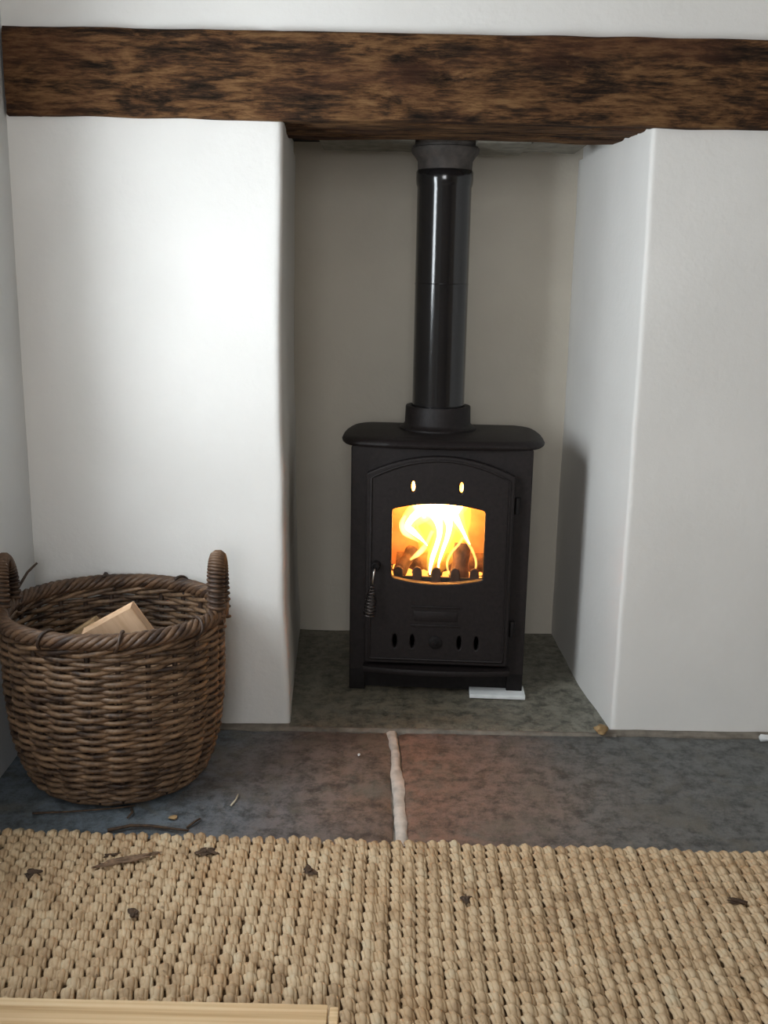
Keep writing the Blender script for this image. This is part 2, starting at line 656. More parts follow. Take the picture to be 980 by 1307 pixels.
# wall behind the camera with an opening added for the fill lamp, right wall, ceiling
bm = bmesh.new()
rx0, rx1, rz0, rz1 = -0.6, 0.3, 0.85, 1.85
box(bm, XL - T, rx0, YF - 0.15, YF + 0.1, 0, ZC)
box(bm, rx1, XR, YF - 0.15, YF + 0.1, 0, ZC)
box(bm, rx0, rx1, YF - 0.15, YF + 0.1, 0, rz0)
box(bm, rx0, rx1, YF - 0.15, YF + 0.1, rz1, ZC)
structure(link_mesh('wall_front', bm, M['room_paint'], None, False))
bm = bmesh.new()
box(bm, XR, XR + 0.15, YF - 0.15, 2.8, 0, ZC)
structure(link_mesh('wall_right', bm, M['room_paint'], None, False))
bm = bmesh.new()
box(bm, XL - T, XR + 0.15, YF - 0.15, 2.8, ZC, ZC + 0.1)
structure(link_mesh('ceiling', bm, M['ceiling'], None, False))

# chimney breast: two piers, the wall over the beam, the back of the recess
def lean_left(x, y, z):
    if x > -0.4:
        f = z / 1.2
        d = 0.006 * math.exp(-((z - 0.02) / 0.10) ** 2) - 0.006 * math.exp(-((z - 0.62) / 0.30) ** 2)
        d += 0.0025 * math.exp(-((z - 0.52) / 0.12) ** 2)
        return d - 0.003 * f, 0.0
    return 0.0, 0.0


pl = rounded_plan([(XL - 0.01, W, 0), (NL, W, 0.016), (-0.226, NB + 0.03, 0), (-0.226, 2.8, 0), (XL - 0.01, 2.8, 0)], 5, 0.004)
structure(prism('wall_back_left', pl, 0.0, BZ + 0.004, M['plaster'], 0.0035, 3.0, 2.0, 30, 0.035, lean_left))
pl = rounded_plan([(NR, W, 0.009), (XR, W, 0), (XR, 2.8, 0), (0.452, 2.8, 0), (0.452, NB + 0.03, 0), (0.460, 2.22, 0)], 5, 0.003)
structure(prism('wall_back_right', pl, 0.0, BZ + 0.004, M['plaster'], 0.0030, 3.0, 8.0, 30, 0.035))
pl = [(XL - 0.01, W + 0.004), (XR, W + 0.004), (XR, W + 0.20), (XL - 0.01, W + 0.20)]
structure(prism('wall_back_upper', pl, 1.335, ZC, M['plaster'], 0.0035, 3.0, 4.0, 16, 0.05))
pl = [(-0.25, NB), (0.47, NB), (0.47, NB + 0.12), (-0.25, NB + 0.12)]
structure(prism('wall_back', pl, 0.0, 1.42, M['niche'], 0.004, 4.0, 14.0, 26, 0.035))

bm = bmesh.new()
box(bm, XL, -0.232, 2.245, 2.8, BZ + 0.002, 1.345)
structure(link_mesh('trim_2', bm, M['plaster'], None, False))
bm = bmesh.new()
box(bm, 0.462, XR, 2.245, 2.8, BZ + 0.002, 1.345)
structure(link_mesh('trim_3', bm, M['plaster'], None, False))

# closing boards over the recess round the flue: ragged grey cement pieces at beam height
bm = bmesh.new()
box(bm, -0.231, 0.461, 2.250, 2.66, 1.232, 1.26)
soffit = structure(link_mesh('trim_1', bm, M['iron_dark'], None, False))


def cement_piece(x0, x1, y0, y1, z0, th, seed):
    bm = bmesh.new()
    n = 18
    top, bot = [], []
    ring = []
    for i in range(n + 1):
        x = x0 + (x1 - x0) * i / n
        ring.append((x, y0))
    for i in range(n, -1, -1):
        x = x0 + (x1 - x0) * i / n
        ring.append((x, y1 + 0.018 * nz(x, 0, 0, 16, seed) + 0.008 * nz(x, 0, 0, 60, seed)))
    lo = [bm.verts.new((x, y, z0 + 0.003 * nz(x, y, 0, 20, seed))) for x, y in ring]
    hi = [bm.verts.new((x, y, z0 + th)) for x, y in ring]
    bm.faces.new(lo)
    bm.faces.new(hi)
    for k in range(len(ring)):
        k2 = (k + 1) % len(ring)
        bm.faces.new((lo[k], lo[k2], hi[k2], hi[k]))
    return link_mesh('closing_board', bm, M['cement'], soffit, False)


cement_piece(-0.150, 0.052, 2.246, 2.440, 1.198, 0.034, 3.0)
cement_piece(0.182, 0.295, 2.246, 2.460, 1.196, 0.036, 8.0)
cement_piece(0.298, 0.415, 2.246, 2.425, 1.199, 0.033, 12.0)

# ------------------------------------------------------------------ oak beam
bm = bmesh.new()
nx = 220
bx0, bx1 = XL + 0.005, 1.45
nom = densify([(1.966 + y * 0.262, BZ + z * 0.152) for y, z in rounded_plan([(0, 0, 0.04), (1, 0, 0.05), (1, 1, 0.04), (0, 1, 0.04)], 3)], 0.009)
m = len(nom)
vr = []
for i in range(nx + 1):
    x = bx0 + (bx1 - bx0) * i / nx
    row = []
    for y, z in nom:
        fy, fz = (y - 1.966) / 0.262, (z - BZ) / 0.152
        z += (1 - fz) * (0.004 * nz(x, 0, 0, 2.5, 3) + 0.002 * nz(x, 0, 0, 12, 3)) + fz * (0.003 * nz(x, 0, 0, 2.2, 9) + 0.0022 * nz(x, 0, 0, 11, 9))
        y += fy * 0.02 * nz(x, 0, 0, 5, 21)
        g = nz(x * 0.16, y, z, 45, 1.5)
        crack = -0.009 * max(0.0, 0.10 - abs(nz(x * 0.11, y * 0.9, z, 26, 6.5))) / 0.10
        hew = 0.0030 * nz(x, y, z, 9, 2.2)
        d = 0.0020 * g + crack * 0.7 + hew
        vy, vz = (-1, 0) if fy < 0.05 else ((0, -1) if fz < 0.1 else ((0, 1) if fz > 0.9 else (1, 0)))
        row.append(bm.verts.new((x, y + vy * d, z + vz * d)))
    vr.append(row)
for i in range(nx):
    for k in range(m):
        bm.faces.new((vr[i][k], vr[i][(k + 1) % m], vr[i + 1][(k + 1) % m], vr[i + 1][k]))
bm.faces.new(vr[0])
bm.faces.new(vr[-1][::-1])
beam = link_mesh('oak_beam', bm, M['oak'], None, True, 70)
tag(beam, 'long dark rough-hewn oak beam spanning the white chimney breast above the stove', 'beam')

# ------------------------------------------------------------------ flagstones and mortar
slab('flagstone', XL - 0.02, 0.026, 1.10, 1.966, 0.0, 0.03, M['slate_left'], floor, 56, 40, 0.0022, 1.0)
slab('flagstone', 0.040, 0.98, 1.10, 1.966, 0.0, 0.03, M['slate_right'], floor, 60, 40, 0.0022, 4.0)
slab('flagstone', 0.992, XR, 1.10, 1.966, 0.0, 0.03, M['slate_right'], floor, 40, 30, 0.0022, 6.0)
slab('flagstone', -0.30, 0.53, 1.972, 2.64, 0.001, 0.03, M['slate_back'], floor, 44, 36, 0.003, 7.0)
slab('flagstone', XL - 0.02, 0.6, 0.1, 1.09, 0.0, 0.03, M['slate_left'], floor, 30, 30, 0.002, 11.0)
slab('flagstone', 0.612, XR, 0.1, 1.09, 0.0, 0.03, M['slate_right'], floor, 30, 30, 0.002, 12.0)


def mortar_strip(pts, w, zt, seed, mat):
    bm = bmesh.new()
    L, R = [], []
    n = 46
    a, b = Vector(pts[0]), Vector(pts[1])
    t = (b - a).normalized()
    s = Vector((-t.y, t.x))
    for i in range(n + 1):
        p = a + (b - a) * i / n
        wl = w * (0.5 + 0.35 * nz(p.x, p.y, 0, 9, seed) + 0.14 * nz(p.x, p.y, 0, 45, seed))
        wr = w * (0.5 + 0.35 * nz(p.x, p.y, 0, 9, seed + 4) + 0.14 * nz(p.x, p.y, 0, 45, seed + 4))
        z = zt + 0.001 * nz(p.x, p.y, 0, 40, seed)
        row = [p + s * wl, p + s * wl * 0.5, p - s * wr * 0.5, p - s * wr]
        zz = [z - 0.004, z, z, z - 0.004]
        L.append([bm.verts.new((q.x, q.y, h)) for q, h in zip(row, zz)])
        R.append([bm.verts.new((q.x, q.y, -0.012)) for q in (row[0], row[3])])
    for i in range(n):
        for k in range(3):
            bm.faces.new((L[i][k], L[i][k + 1], L[i + 1][k + 1], L[i + 1][k]))
        bm.faces.new((L[i][0], L[i + 1][0], R[i + 1][0], R[i][0]))
        bm.faces.new((L[i][3], R[i][1], R[i + 1][1], L[i + 1][3]))
    return link_mesh('mortar_joint', bm, mat, floor, True, 50)


mortar_strip(((0.026, 1.955), (0.043, 1.46)), 0.021, 0.0035, 3.0, M['mortar'])
M['mortar_dull'] = simple('dull_mortar', (0.19, 0.165, 0.135), 0.95, 0, 40, 0.3, 0.5)
mortar_strip(((-0.30, 1.969), (0.49, 1.962)), 0.016, 0.003, 8.0, M['mortar_dull'])
mortar_strip(((0.47, 1.972), (1.6, 1.972)), 0.030, 0.004, 12.0, M['mortar_dull'])
mortar_strip(((XL, 1.972), (-0.19, 1.972)), 0.026, 0.004, 15.0, M['mortar_dull'])

# ------------------------------------------------------------------ stove
SX, SY = 0.123, 2.168
stove = empty('wood_stove', (SX, SY, 0.003), math.radians(-3.0))
tag(stove, 'small black cast iron wood-burning stove, fire lit behind its glass, in the recess', 'stove')
HW, DEP, ZB, ZT = 0.196, 0.250, 0.045, 0.561


def poly_arc(x0, x1, z, rise, n=14):
    """points from x0 to x1 on a shallow arch of given rise"""
    return [(x0 + (x1 - x0) * i / n, z + rise * (1 - (2 * i / n - 1) ** 2)) for i in range(n + 1)]


def arch_loop(x0, x1, z0, z1, rise_top, rise_bot=0.0, n=14):
    lp = poly_arc(x0, x1, z0, rise_bot, n)
    lp += poly_arc(x1, x0, z1, rise_top, n)
    return lp


def rrect(x0, x1, z0, z1, r, n=5):
    return rounded_plan([(x0, z0, r), (x1, z0, r), (x1, z1, r), (x0, z1, r)], n)


def ellipse(cx, cz, rx, rz, n=16):
    return [(cx + rx * math.cos(2 * PI * k / n), cz + rz * math.sin(2 * PI * k / n)) for k in range(n)]


# body: open-fronted casing plus a front frame the door closes on
bm = bmesh.new()
box(bm, -HW, -HW + 0.008, 0.0, DEP, 0.0, ZT, 0.003)
box(bm, HW - 0.008, HW, 0.0, DEP, 0.0, ZT, 0.003)
box(bm, -HW, HW, DEP - 0.008, DEP, 0.02, ZT)
box(bm, -HW, HW, 0.002, DEP, 0.04, 0.048)
link_mesh('body', bm, M['iron'], stove, True, 30)
extruded('front_frame', [rrect(-HW, HW, 0.048, ZT, 0.004), arch_loop(-0.140, 0.138, 0.10, 0.49, 0.028)], -0.004, 0.008, M['iron'], stove, 0.002)
# legs: the side panels' feet with a recessed skirt between
for s in (-1, 1):
    bm = bmesh.new()
    box(bm, s * HW - (0.0 if s < 0 else 0.036), s * HW + (0.036 if s < 0 else 0.0), -0.004, 0.05, 0.0, 0.052, 0.003)
    link_mesh('leg', bm, M['iron_dark'], stove, True, 30)
for s in (-1, 1):
    bm = bmesh.new()
    box(bm, s * HW - (0.0 if s < 0 else 0.036), s * HW + (0.036 if s < 0 else 0.0), DEP - 0.04, DEP, 0.0, 0.052, 0.003)
    link_mesh('leg', bm, M['iron_dark'], stove, True, 30)
bm = bmesh.new()
box(bm, -HW + 0.03, HW - 0.03, 0.010, 0.018, 0.004, 0.048)
link_mesh('skirt', bm, M['iron_dark'], stove, False)

# ash lip: bowed shelf under the door
bm = bmesh.new()
n = 20
sec = [(0.0, 0.0), (1.0, 0.0), (1.04, 0.006), (1.0, 0.012), (0.0, 0.012)]
rows = []
for i in range(n + 1):
    t = 2 * i / n - 1
    x = 0.163 * t
    reach = 0.034 + 0.016 * (1 - t * t)
    rows.append([bm.verts.new((x, -reach * a + 0.002, 0.055 + b)) for a, b in sec])
for i in range(n):
    for k in range(5):
        bm.faces.new((rows[i][k], rows[i][(k + 1) % 5], rows[i + 1][(k + 1) % 5], rows[i + 1][k]))
bm.faces.new(rows[0])
bm.faces.new(rows[-1][::-1])
link_mesh('ash_lip', bm, M['iron'], stove, True, 40)

# top plate: bow-fronted, thick rolled edge
plan = [(-0.192, 0.258), (-0.212, 0.225), (-0.220, 0.15), (-0.218, 0.06), (-0.208, 0.015), (-0.186, -0.006), (-0.10, -0.020), (0.0, -0.024),
        (0.10, -0.020), (0.186, -0.006), (0.210, 0.018), (0.221, 0.06), (0.222, 0.15), (0.214, 0.225), (0.192, 0.258)]
plan = rounded_plan([(x, y, 0.018) for x, y in plan], 4)
bm = bmesh.new()
prof = [(-0.012, 0.0), (0.000, -0.001), (0.004, 0.002), (0.005, 0.006), (0.001, 0.011), (-0.008, 0.0155), (-0.020, 0.0175)]
c = Vector((0, 0.125))
rings = []
for off, dz in prof:
    ring = []
    for x, y in plan:
        p = Vector((x, y))
        q = p + (p - c).normalized() * off
        ring.append(bm.verts.new((q.x, q.y, ZT + dz)))
    rings.append(ring)
n = len(plan)
for i in range(len(prof) - 1):
    for k in range(n):
        bm.faces.new((rings[i][k], rings[i][(k + 1) % n], rings[i + 1][(k + 1) % n], rings[i + 1][k]))
bm.faces.new(rings[0][::-1])
bm.faces.new(rings[-1])
link_mesh('top_plate', bm, M['iron'], stove, True, 45)

# door, cut through for the glass, two air slots above it and five vents below
gx0, gx1, gz0, gz1 = -0.104, 0.097, 0.274, 0.428
glass_hole = rounded_plan([(x, z, 0.006 if abs(x) > 0.09 else 0.0) for x, z in arch_loop(gx0, gx1, gz0, gz1, 0.013, -0.013, 16)], 2)
door_out = rounded_plan([(-0.161, 0.074, 0.006)] + [(0.158, 0.074, 0.006)] + [(x, z, 0.004) for x, z in poly_arc(0.158, -0.161, 0.505, 0.040, 18)], 3)
slots = [ellipse(-0.060, 0.478, 0.0042, 0.0125), ellipse(0.044, 0.478, 0.0042, 0.0125)]
vents = [ellipse(x, 0.127, 0.0048, 0.016, 12) for x in (-0.093, -0.054, 0.050, 0.088)]
door = extruded('door', [door_out, glass_hole] + slots + vents, -0.026, -0.004, M['iron'], stove, 0.003)
# raised border of the door and the moulded frame round the glass
bm = bmesh.new()
loop = rounded_plan([(-0.150, 0.085, 0.004), (0.147, 0.085, 0.004)] + [(x, z, 0) for x, z in poly_arc(0.147, -0.150, 0.496, 0.040, 18)], 2)
tube(bm, [(x, -0.026, z) for x, z in loop], 0.0032, 6, True)
link_mesh('border_moulding', bm, M['iron'], door, True)
bm = bmesh.new()
box(bm, gx0 - 0.012, gx1 + 0.012, -0.0125, -0.0085, gz0 - 0.024, gz1 + 0.022)
link_mesh('glass', bm, M['stove_glass'], door, False)
# cast name panel under the glass, a raised frame with a worn illegible band
bm = bmesh.new()
box(bm, -0.058, 0.050, -0.0285, -0.0255, 0.163, 0.168, 0.001)
box(bm, -0.058, 0.050, -0.0285, -0.0255, 0.207, 0.211, 0.001)
box(bm, -0.052, 0.044, -0.0280, -0.0255, 0.176, 0.199, 0.001)
link_mesh('cast_panel', bm, M['iron'], door, True, 30)
# middle vent: small spin disc
bm = bmesh.new()
lathe(bm, [(0.015, 0.0), (0.015, 0.003), (0.012, 0.0045), (0.004, 0.005), (0.004, 0.010), (0.001, 0.011)], 0, 0, 20)
bmesh.ops.rotate(bm, verts=bm.verts, matrix=Matrix.Rotation(PI / 2, 3, 'X'))
bmesh.ops.translate(bm, verts=bm.verts, vec=(-0.003, -0.0258, 0.127))
link_mesh('vent_disc', bm, M['iron_dark'], door, True, 40)
# handle: boss, stub and a hanging coil-spring grip
bm = bmesh.new()
lathe(bm, [(0.0105, 0.0), (0.0105, 0.012), (0.008, 0.016), (0.006, 0.0165), (0.006, 0.013), (0.001, 0.013)], 0, 0, 24)
bmesh.ops.rotate(bm, verts=bm.verts, matrix=Matrix.Rotation(PI / 2, 3, 'X'))
bmesh.ops.translate(bm, verts=bm.verts, vec=(-0.1375, -0.0258, 0.302))
handle = link_mesh('handle', bm, M['iron_dark'], door, True, 40)
bm = bmesh.new()
tube(bm, [(-0.1385, -0.040, 0.300), (-0.1405, -0.047, 0.290), (-0.1420, -0.048, 0.276), (-0.1435, -0.048, 0.262)], 0.0022, 8)
link_mesh('handle_rod', bm, M['steel'], handle, True)
bm = bmesh.new()
pts = []
turns, N = 10, 10 * 16
for i in range(N + 1):
    t = i / N
    r = 0.003 + 0.0095 * math.sin(min(1.0, t * 1.25) * PI / 2)
    a = 2 * PI * turns * t
    pts.append((-0.1435 - 0.006 * t + r * math.cos(a), -0.048 + r * math.sin(a), 0.264 - 0.072 * t))
tube(bm, pts, 0.0012, 6)
link_mesh('spring_grip', bm, M['dull_steel'], handle, True)
# hinges on the right edge of the door
for z in (0.16, 0.44):
    bm = bmesh.new()
    lathe(bm, [(0.006, z - 0.018), (0.0065, z - 0.016), (0.0065, z + 0.016), (0.006, z + 0.018)], 0.166, -0.014, 14)
    link_mesh('hinge', bm, M['iron_dark'], door, True, 40)

# firebox lining: separate bricks on the back and both sides, hearth inside
bm = bmesh.new()
box(bm, -0.150, 0.150, 0.205, 0.232, 0.14, 0.53, 0.003)
link_mesh('firebrick', bm, M['firebrick'], stove, True, 30)
for s in (-1, 1):
    bm = bmesh.new()
    box(bm, min(s * 0.150, s * 0.178), max(s * 0.150, s * 0.178), 0.012, 0.232, 0.14, 0.53, 0.003)
    link_mesh('firebrick', bm, M['firebrick'], stove, True, 30)
bm = bmesh.new()
box(bm, -0.176, 0.176, 0.010, 0.232, 0.215, 0.238)
link_mesh('grate', bm, M['iron_dark'], stove, False)
bm = bmesh.new()
box(bm, -0.18, 0.18, 0.012, 0.24, 0.535, 0.545)
link_mesh('baffle', bm, M['firebrick'], stove, False)
# log guard: a fence of five round-topped prongs behind the glass
bm = bmesh.new()
box(bm, -0.13, 0.13, 0.020, 0.028, 0.236, 0.264, 0.002)
guard = link_mesh('log_guard', bm, M['iron_dark'], stove, True, 30)
for k in range(5):
    x = -0.090 + 0.0425 * k
    out = [(x - 0.0115, 0.25), (x + 0.0115, 0.25), (x + 0.0100, 0.276)] + [(x + 0.0100 * math.cos(a), 0.276 + 0.0100 * math.sin(a)) for a in [PI * q / 8 for q in range(1, 8)]] + [(x - 0.0100, 0.276)]
    extruded('prong', [out], 0.019, 0.029, M['fire_glow_iron'], guard, 0.002)

# burning logs, embers and flames: things of their own, standing in the firebox
Rs = Matrix.Translation((SX, SY, 0.003)) @ Matrix.Rotation(math.radians(-3.0), 4, 'Z')


def fire_log(p0, p1, r, seed, label):
    bm = bmesh.new()
    p0, p1 = Vector(p0), Vector(p1)
    n = 12
    pts = [p0 + (p1 - p0) * i / n for i in range(n + 1)]
    tube(bm, pts, [r * (0.9 + 0.25 * nz(i * 0.3, 0, 0, 1, seed)) for i in range(n + 1)], 12)
    for v in bm.verts:
        v.co += Vector((nz(*v.co, 40, seed), nz(*v.co, 40, seed + 2), nz(*v.co, 40, seed + 4))) * 0.004
    o = link_mesh('burning_log', bm, M['char'], None, True, 50)
    o.matrix_world = Rs
    return tag(o, label, 'log', 'logs burning in the stove')


fire_log((-0.10, 0.155, 0.262), (0.11, 0.150, 0.262), 0.026, 2.0, 'charred log lying flat across the grate behind the log guard')
fire_log((0.046, 0.066, 0.250), (0.054, 0.096, 0.322), 0.021, 5.0, 'dark charred log leaning upright at right of the flames behind the glass')
fire_log((-0.092, 0.075, 0.252), (-0.060, 0.120, 0.300), 0.017, 9.0, 'charred log leaning back at left of the flames behind the glass')
bm = bmesh.new()
for k in range(60):
    x, y = random.uniform(-0.13, 0.13), random.uniform(0.035, 0.19)
    r = random.uniform(0.006, 0.013)
    g = bmesh.ops.create_icosphere(bm, subdivisions=1, radius=r)
    for v in g['verts']:
        v.co = Vector((v.co.x + x, v.co.y + y, v.co.z * 0.7 + 0.243))
emb = link_mesh('embers', bm, M['ember'], None, False)
emb.matrix_world = Rs
tag(emb, 'bed of glowing orange embers on the grate inside the stove', 'embers', None, 'stuff')


def fl(u, v):
    return (u - 560.0) * 0.00168, 0.440 - (v - 645.0) * 0.00172


def smooth_path(path, y, k=5):
    P = [(*fl(u, v), r * 0.00168) for u, v, r in path]
    out = []
    for i in range(len(P) - 1):
        p0, p1, p2, p3 = P[max(i - 1, 0)], P[i], P[i + 1], P[min(i + 2, len(P) - 1)]
        for j in range(k):
            t = j / k
            out.append([0.5 * (2 * b + (c - a) * t + (2 * a - 5 * b + 4 * c - d) * t * t + (3 * b - a - 3 * c + d) * t ** 3) for a, b, c, d in zip(p0, p1, p2, p3)])
    out.append(P[-1])
    # set back into the firebox: a flame y behind the glass stands lower and a little further right
    return [(x + (0.123 + x) * (y + 0.01) / 2.16, y + 0.006 * math.sin(9 * i / len(out)), max(0.242, z - 0.24 * (y + 0.01))) for i, (x, z, r) in enumerate(out)], [max(0.0008, r) for _, _, r in out]


fire = empty('log_fire', (0, 0, 0))
fire.matrix_world = Rs
tag(fire, 'bright yellow flames leaping behind the arched stove glass', 'fire')
FLAMES = [
    ('flame_tongue', [(546, 742, 1), (546, 735, 3), (549, 718, 5), (554, 700, 5), (557, 684, 5.5), (555, 668, 9), (548, 652, 15), (545, 636, 18), (545, 618, 14), (548, 606, 4)], 0.085, 'core'),
    ('flame_tongue', [(541, 702, 1), (533, 694, 4), (522, 684, 8), (515, 676, 9), (521, 664, 11), (533, 652, 14), (546, 636, 15), (550, 616, 10), (552, 606, 3)], 0.10, 'core'),
    ('flame_tongue', [(597, 700, 1), (591, 690, 3.5), (585, 678, 5), (579, 666, 8), (572, 652, 12), (568, 634, 15), (571, 618, 12), (575, 606, 4)], 0.10, 'core'),
    ('flame_tongue', [(556, 742, 1), (556, 728, 2.5), (561, 708, 4), (566, 690, 5), (568, 672, 7), (563, 655, 12), (560, 636, 14), (562, 620, 8), (562, 608, 2)], 0.125, 'core'),
    ('flame_tongue', [(536, 664, 3), (530, 650, 7), (526, 636, 9), (524, 620, 9), (525, 606, 7), (527, 596, 2)], 0.115, 'core'),
    ('flame_tongue', [(574, 664, 3), (580, 650, 7), (586, 636, 8), (588, 620, 8), (588, 606, 7), (586, 596, 2)], 0.115, 'core'),
    ('flame_tongue', [(552, 668, 4), (552, 654, 18), (552, 640, 24), (552, 622, 20), (552, 606, 8)], 0.150, 'core'),
    ('flame_wisp', [(600, 744, 1), (606, 732, 1.6), (606, 720, 1.8), (602, 708, 2), (596, 698, 2.4), (590, 688, 3)], 0.060, 'thin'),
    ('flame_wisp', [(576, 745, 1), (570, 735, 1.6), (569, 722, 1.8), (574, 709, 2), (583, 699, 2), (588, 690, 2)], 0.060, 'thin'),
    ('flame_wisp', [(520, 722, 1.5), (528, 716, 3.5), (536, 706, 4), (542, 696, 3), (548, 682, 3)], 0.075, 'thin'),
    ('flame_wisp', [(512, 662, 2), (508, 672, 4), (511, 682, 5), (519, 690, 3), (530, 698, 1)], 0.085, 'thin'),
    ('flame_glow', [(545, 742, 12), (550, 722, 24), (556, 698, 34), (558, 668, 42), (556, 640, 42), (556, 612, 30), (556, 600, 8)], 0.130, 'halo'),
]
for nm, path, y, kind in FLAMES:
    pts, rr = smooth_path(path, y)
    bm = bmesh.new()
    if kind == 'halo':
        tube(bm, pts, rr, 20, flat=0.9)
        link_mesh(nm, bm, M['flame_halo'], fire)
    elif kind == 'thin':
        tube(bm, pts, rr, 10)
        link_mesh(nm, bm, M['flame_thin'], fire)
    else:
        tube(bm, pts, [r * 1.6 for r in rr], 14, flat=0.8)
        o = link_mesh(nm, bm, M['flame_vol'], fire)
        bm = bmesh.new()
        tube(bm, pts, [r * 0.62 for r in rr], 12, flat=0.7)
        link_mesh('flame_core', bm, M['flame_core'], o)

# ------------------------------------------------------------------ flue
PX, PY = 0.120, 2.335
flue = empty('flue_pipe', (PX, PY, 0.5818))
tag(flue, 'glossy black enamelled flue pipe rising from the stove top to the beam', 'flue')
bm = bmesh.new()
lathe(bm, [(0.088, 0.0), (0.088, 0.004), (0.080, 0.008), (0.0755, 0.014), (0.0745, 0.050), (0.0735, 0.053), (0.062, 0.053), (0.062, 0.0)], 0, 0, 48)
link_mesh('collar', bm, M['iron'], flue, True, 40)
bm = bmesh.new()
lathe(bm, [(0.0595, 0.006), (0.0595, 0.530), (0.0615, 0.536), (0.0625, 0.545), (0.0625, 0.562), (0.0605, 0.566), (0.056, 0.566), (0.056, 0.006)], 0, 0, 64)
link_mesh('pipe', bm, M['enamel'], flue, True, 40)
bm = bmesh.new()
tube(bm, [(0.0598 * math.cos(a), 0.0598 * math.sin(a), 0.325) for a in [2 * PI * k / 48 for k in range(48)]], 0.0012, 6, True)
link_mesh('pipe_joint', bm, M['enamel'], flue, True)
bm = bmesh.new()
lathe(bm, [(0.056, 0.560), (0.0590, 0.566), (0.0600, 0.585), (0.066, 0.594), (0.073, 0.602), (0.0745, 0.611), (0.071, 0.613), (0.071, 0.617), (0.0745, 0.620), (0.0745, 0.648), (0.05, 0.648)], 0, 0, 48)
link_mesh('flue_adaptor', bm, M['sooty_cement'], flue, True, 40)

# white shim under the right of the stove
bm = bmesh.new()
box(bm, -0.062, 0.062, -0.03, 0.03, 0, 0.009, 0.001)
shim = link_mesh('floor_tile', bm, M['white_card'], None, True, 30)
shim.location = (0.262, 2.157, 0.004)
shim.rotation_euler = (0, 0, math.radians(-3))
tag(shim, 'thin white tile offcut on the hearth under the front right of the stove', 'tile')

# ------------------------------------------------------------------ wicker basket
BX, BY = -0.490, 1.768
basket = empty('wicker_basket', (BX, BY, 0.004))
tag(basket, 'brown woven wicker log basket with two upright handles, on the hearth at left', 'basket')
PR = [(0.0, 0.75), (0.02, 0.805), (0.05, 0.865), (0.10, 0.93), (0.17, 0.965), (0.25, 0.972), (0.32, 0.985)]
RX, RY = 0.197, 0.179


def fac(z):
    for (a, fa), (b, fb) in zip(PR, PR[1:]):
        if z <= b:
            t = (z - a) / (b - a)
            return fa + (fb - fa) * max(0, t)
    return PR[-1][1]


NS = 24
NROW = 40
for row in range(NROW):
    z = 0.012 + 0.0070 * row
    bm = bmesh.new()
    pts, rad = [], []
    n = NS * 8
    ph = random.uniform(0, 100)
    thick = random.uniform(0.0041, 0.0051)
    for i in range(n):
        th = 2 * PI * i / n
        w = 0.0060 * math.cos(NS / 2 * th + PI * row)
        jz = 0.0022 * nz(math.cos(th) * 2, math.sin(th) * 2, row * 0.13, 1.3, 3) + 0.0016 * nz(math.cos(th) * 5, math.sin(th) * 5, row * 3.1, 1, ph)
        jr = 0.0018 * nz(math.cos(th) * 4, math.sin(th) * 4, row * 2.3, 1, ph + 9)
        f = fac(z)
        pts.append(((RX * f + w + jr) * math.cos(th), (RY * f + w + jr) * math.sin(th), z + jz))
        rad.append(thick * (1 + 0.22 * nz(math.cos(th) * 6, math.sin(th) * 6, row, 1, ph)))
    tube(bm, pts, rad, 7, True)
    link_mesh('weaver', bm, M['willow'], basket)
for k in range(NS):
    th = 2 * PI * k / NS
    bm = bmesh.new()
    pts = []
    for i in range(15):
        z = 0.004 + 0.315 * i / 14
        f = fac(z)
        pts.append((RX * f * math.cos(th), RY * f * math.sin(th), z))
    tube(bm, pts, 0.0046, 7)
    link_mesh('stake', bm, M['willow_dark'], basket)
# band of slanting wale strands just under the rim
for s in range(3):
    bm = bmesh.new()
    pts = []
    n = 240
    for i in range(n):
        th = 2 * PI * i / n
        a = 7 * th + 2 * PI * s / 3
        f = fac(0.297)
        r = 0.0065 * math.cos(a)
        pts.append(((RX * f + r) * math.cos(th), (RY * f + r) * math.sin(th), 0.300 + 0.0060 * math.sin(a)))
    tube(bm, pts, 0.0046, 7, True)
    link_mesh('wale_strand', bm, M['willow'], basket)
# roped rim
for s in range(6):
    bm = bmesh.new()
    pts = []
    n = 420
    for i in range(n):
        th = 2 * PI * i / n
        a = 13 * th + 2 * PI * s / 6
        rr = 0.0092
        wob = 0.002 * nz(math.cos(th) * 3, math.sin(th) * 3, s, 1, 4)
        pts.append(((RX * 0.985 + rr * math.cos(a) + wob) * math.cos(th), (RY * 0.985 + rr * math.cos(a) + wob) * math.sin(th), 0.3175 + rr * math.sin(a)))
    tube(bm, pts, 0.0056, 7, True)
    link_mesh('rim_strand', bm, M['willow_rim'], basket)
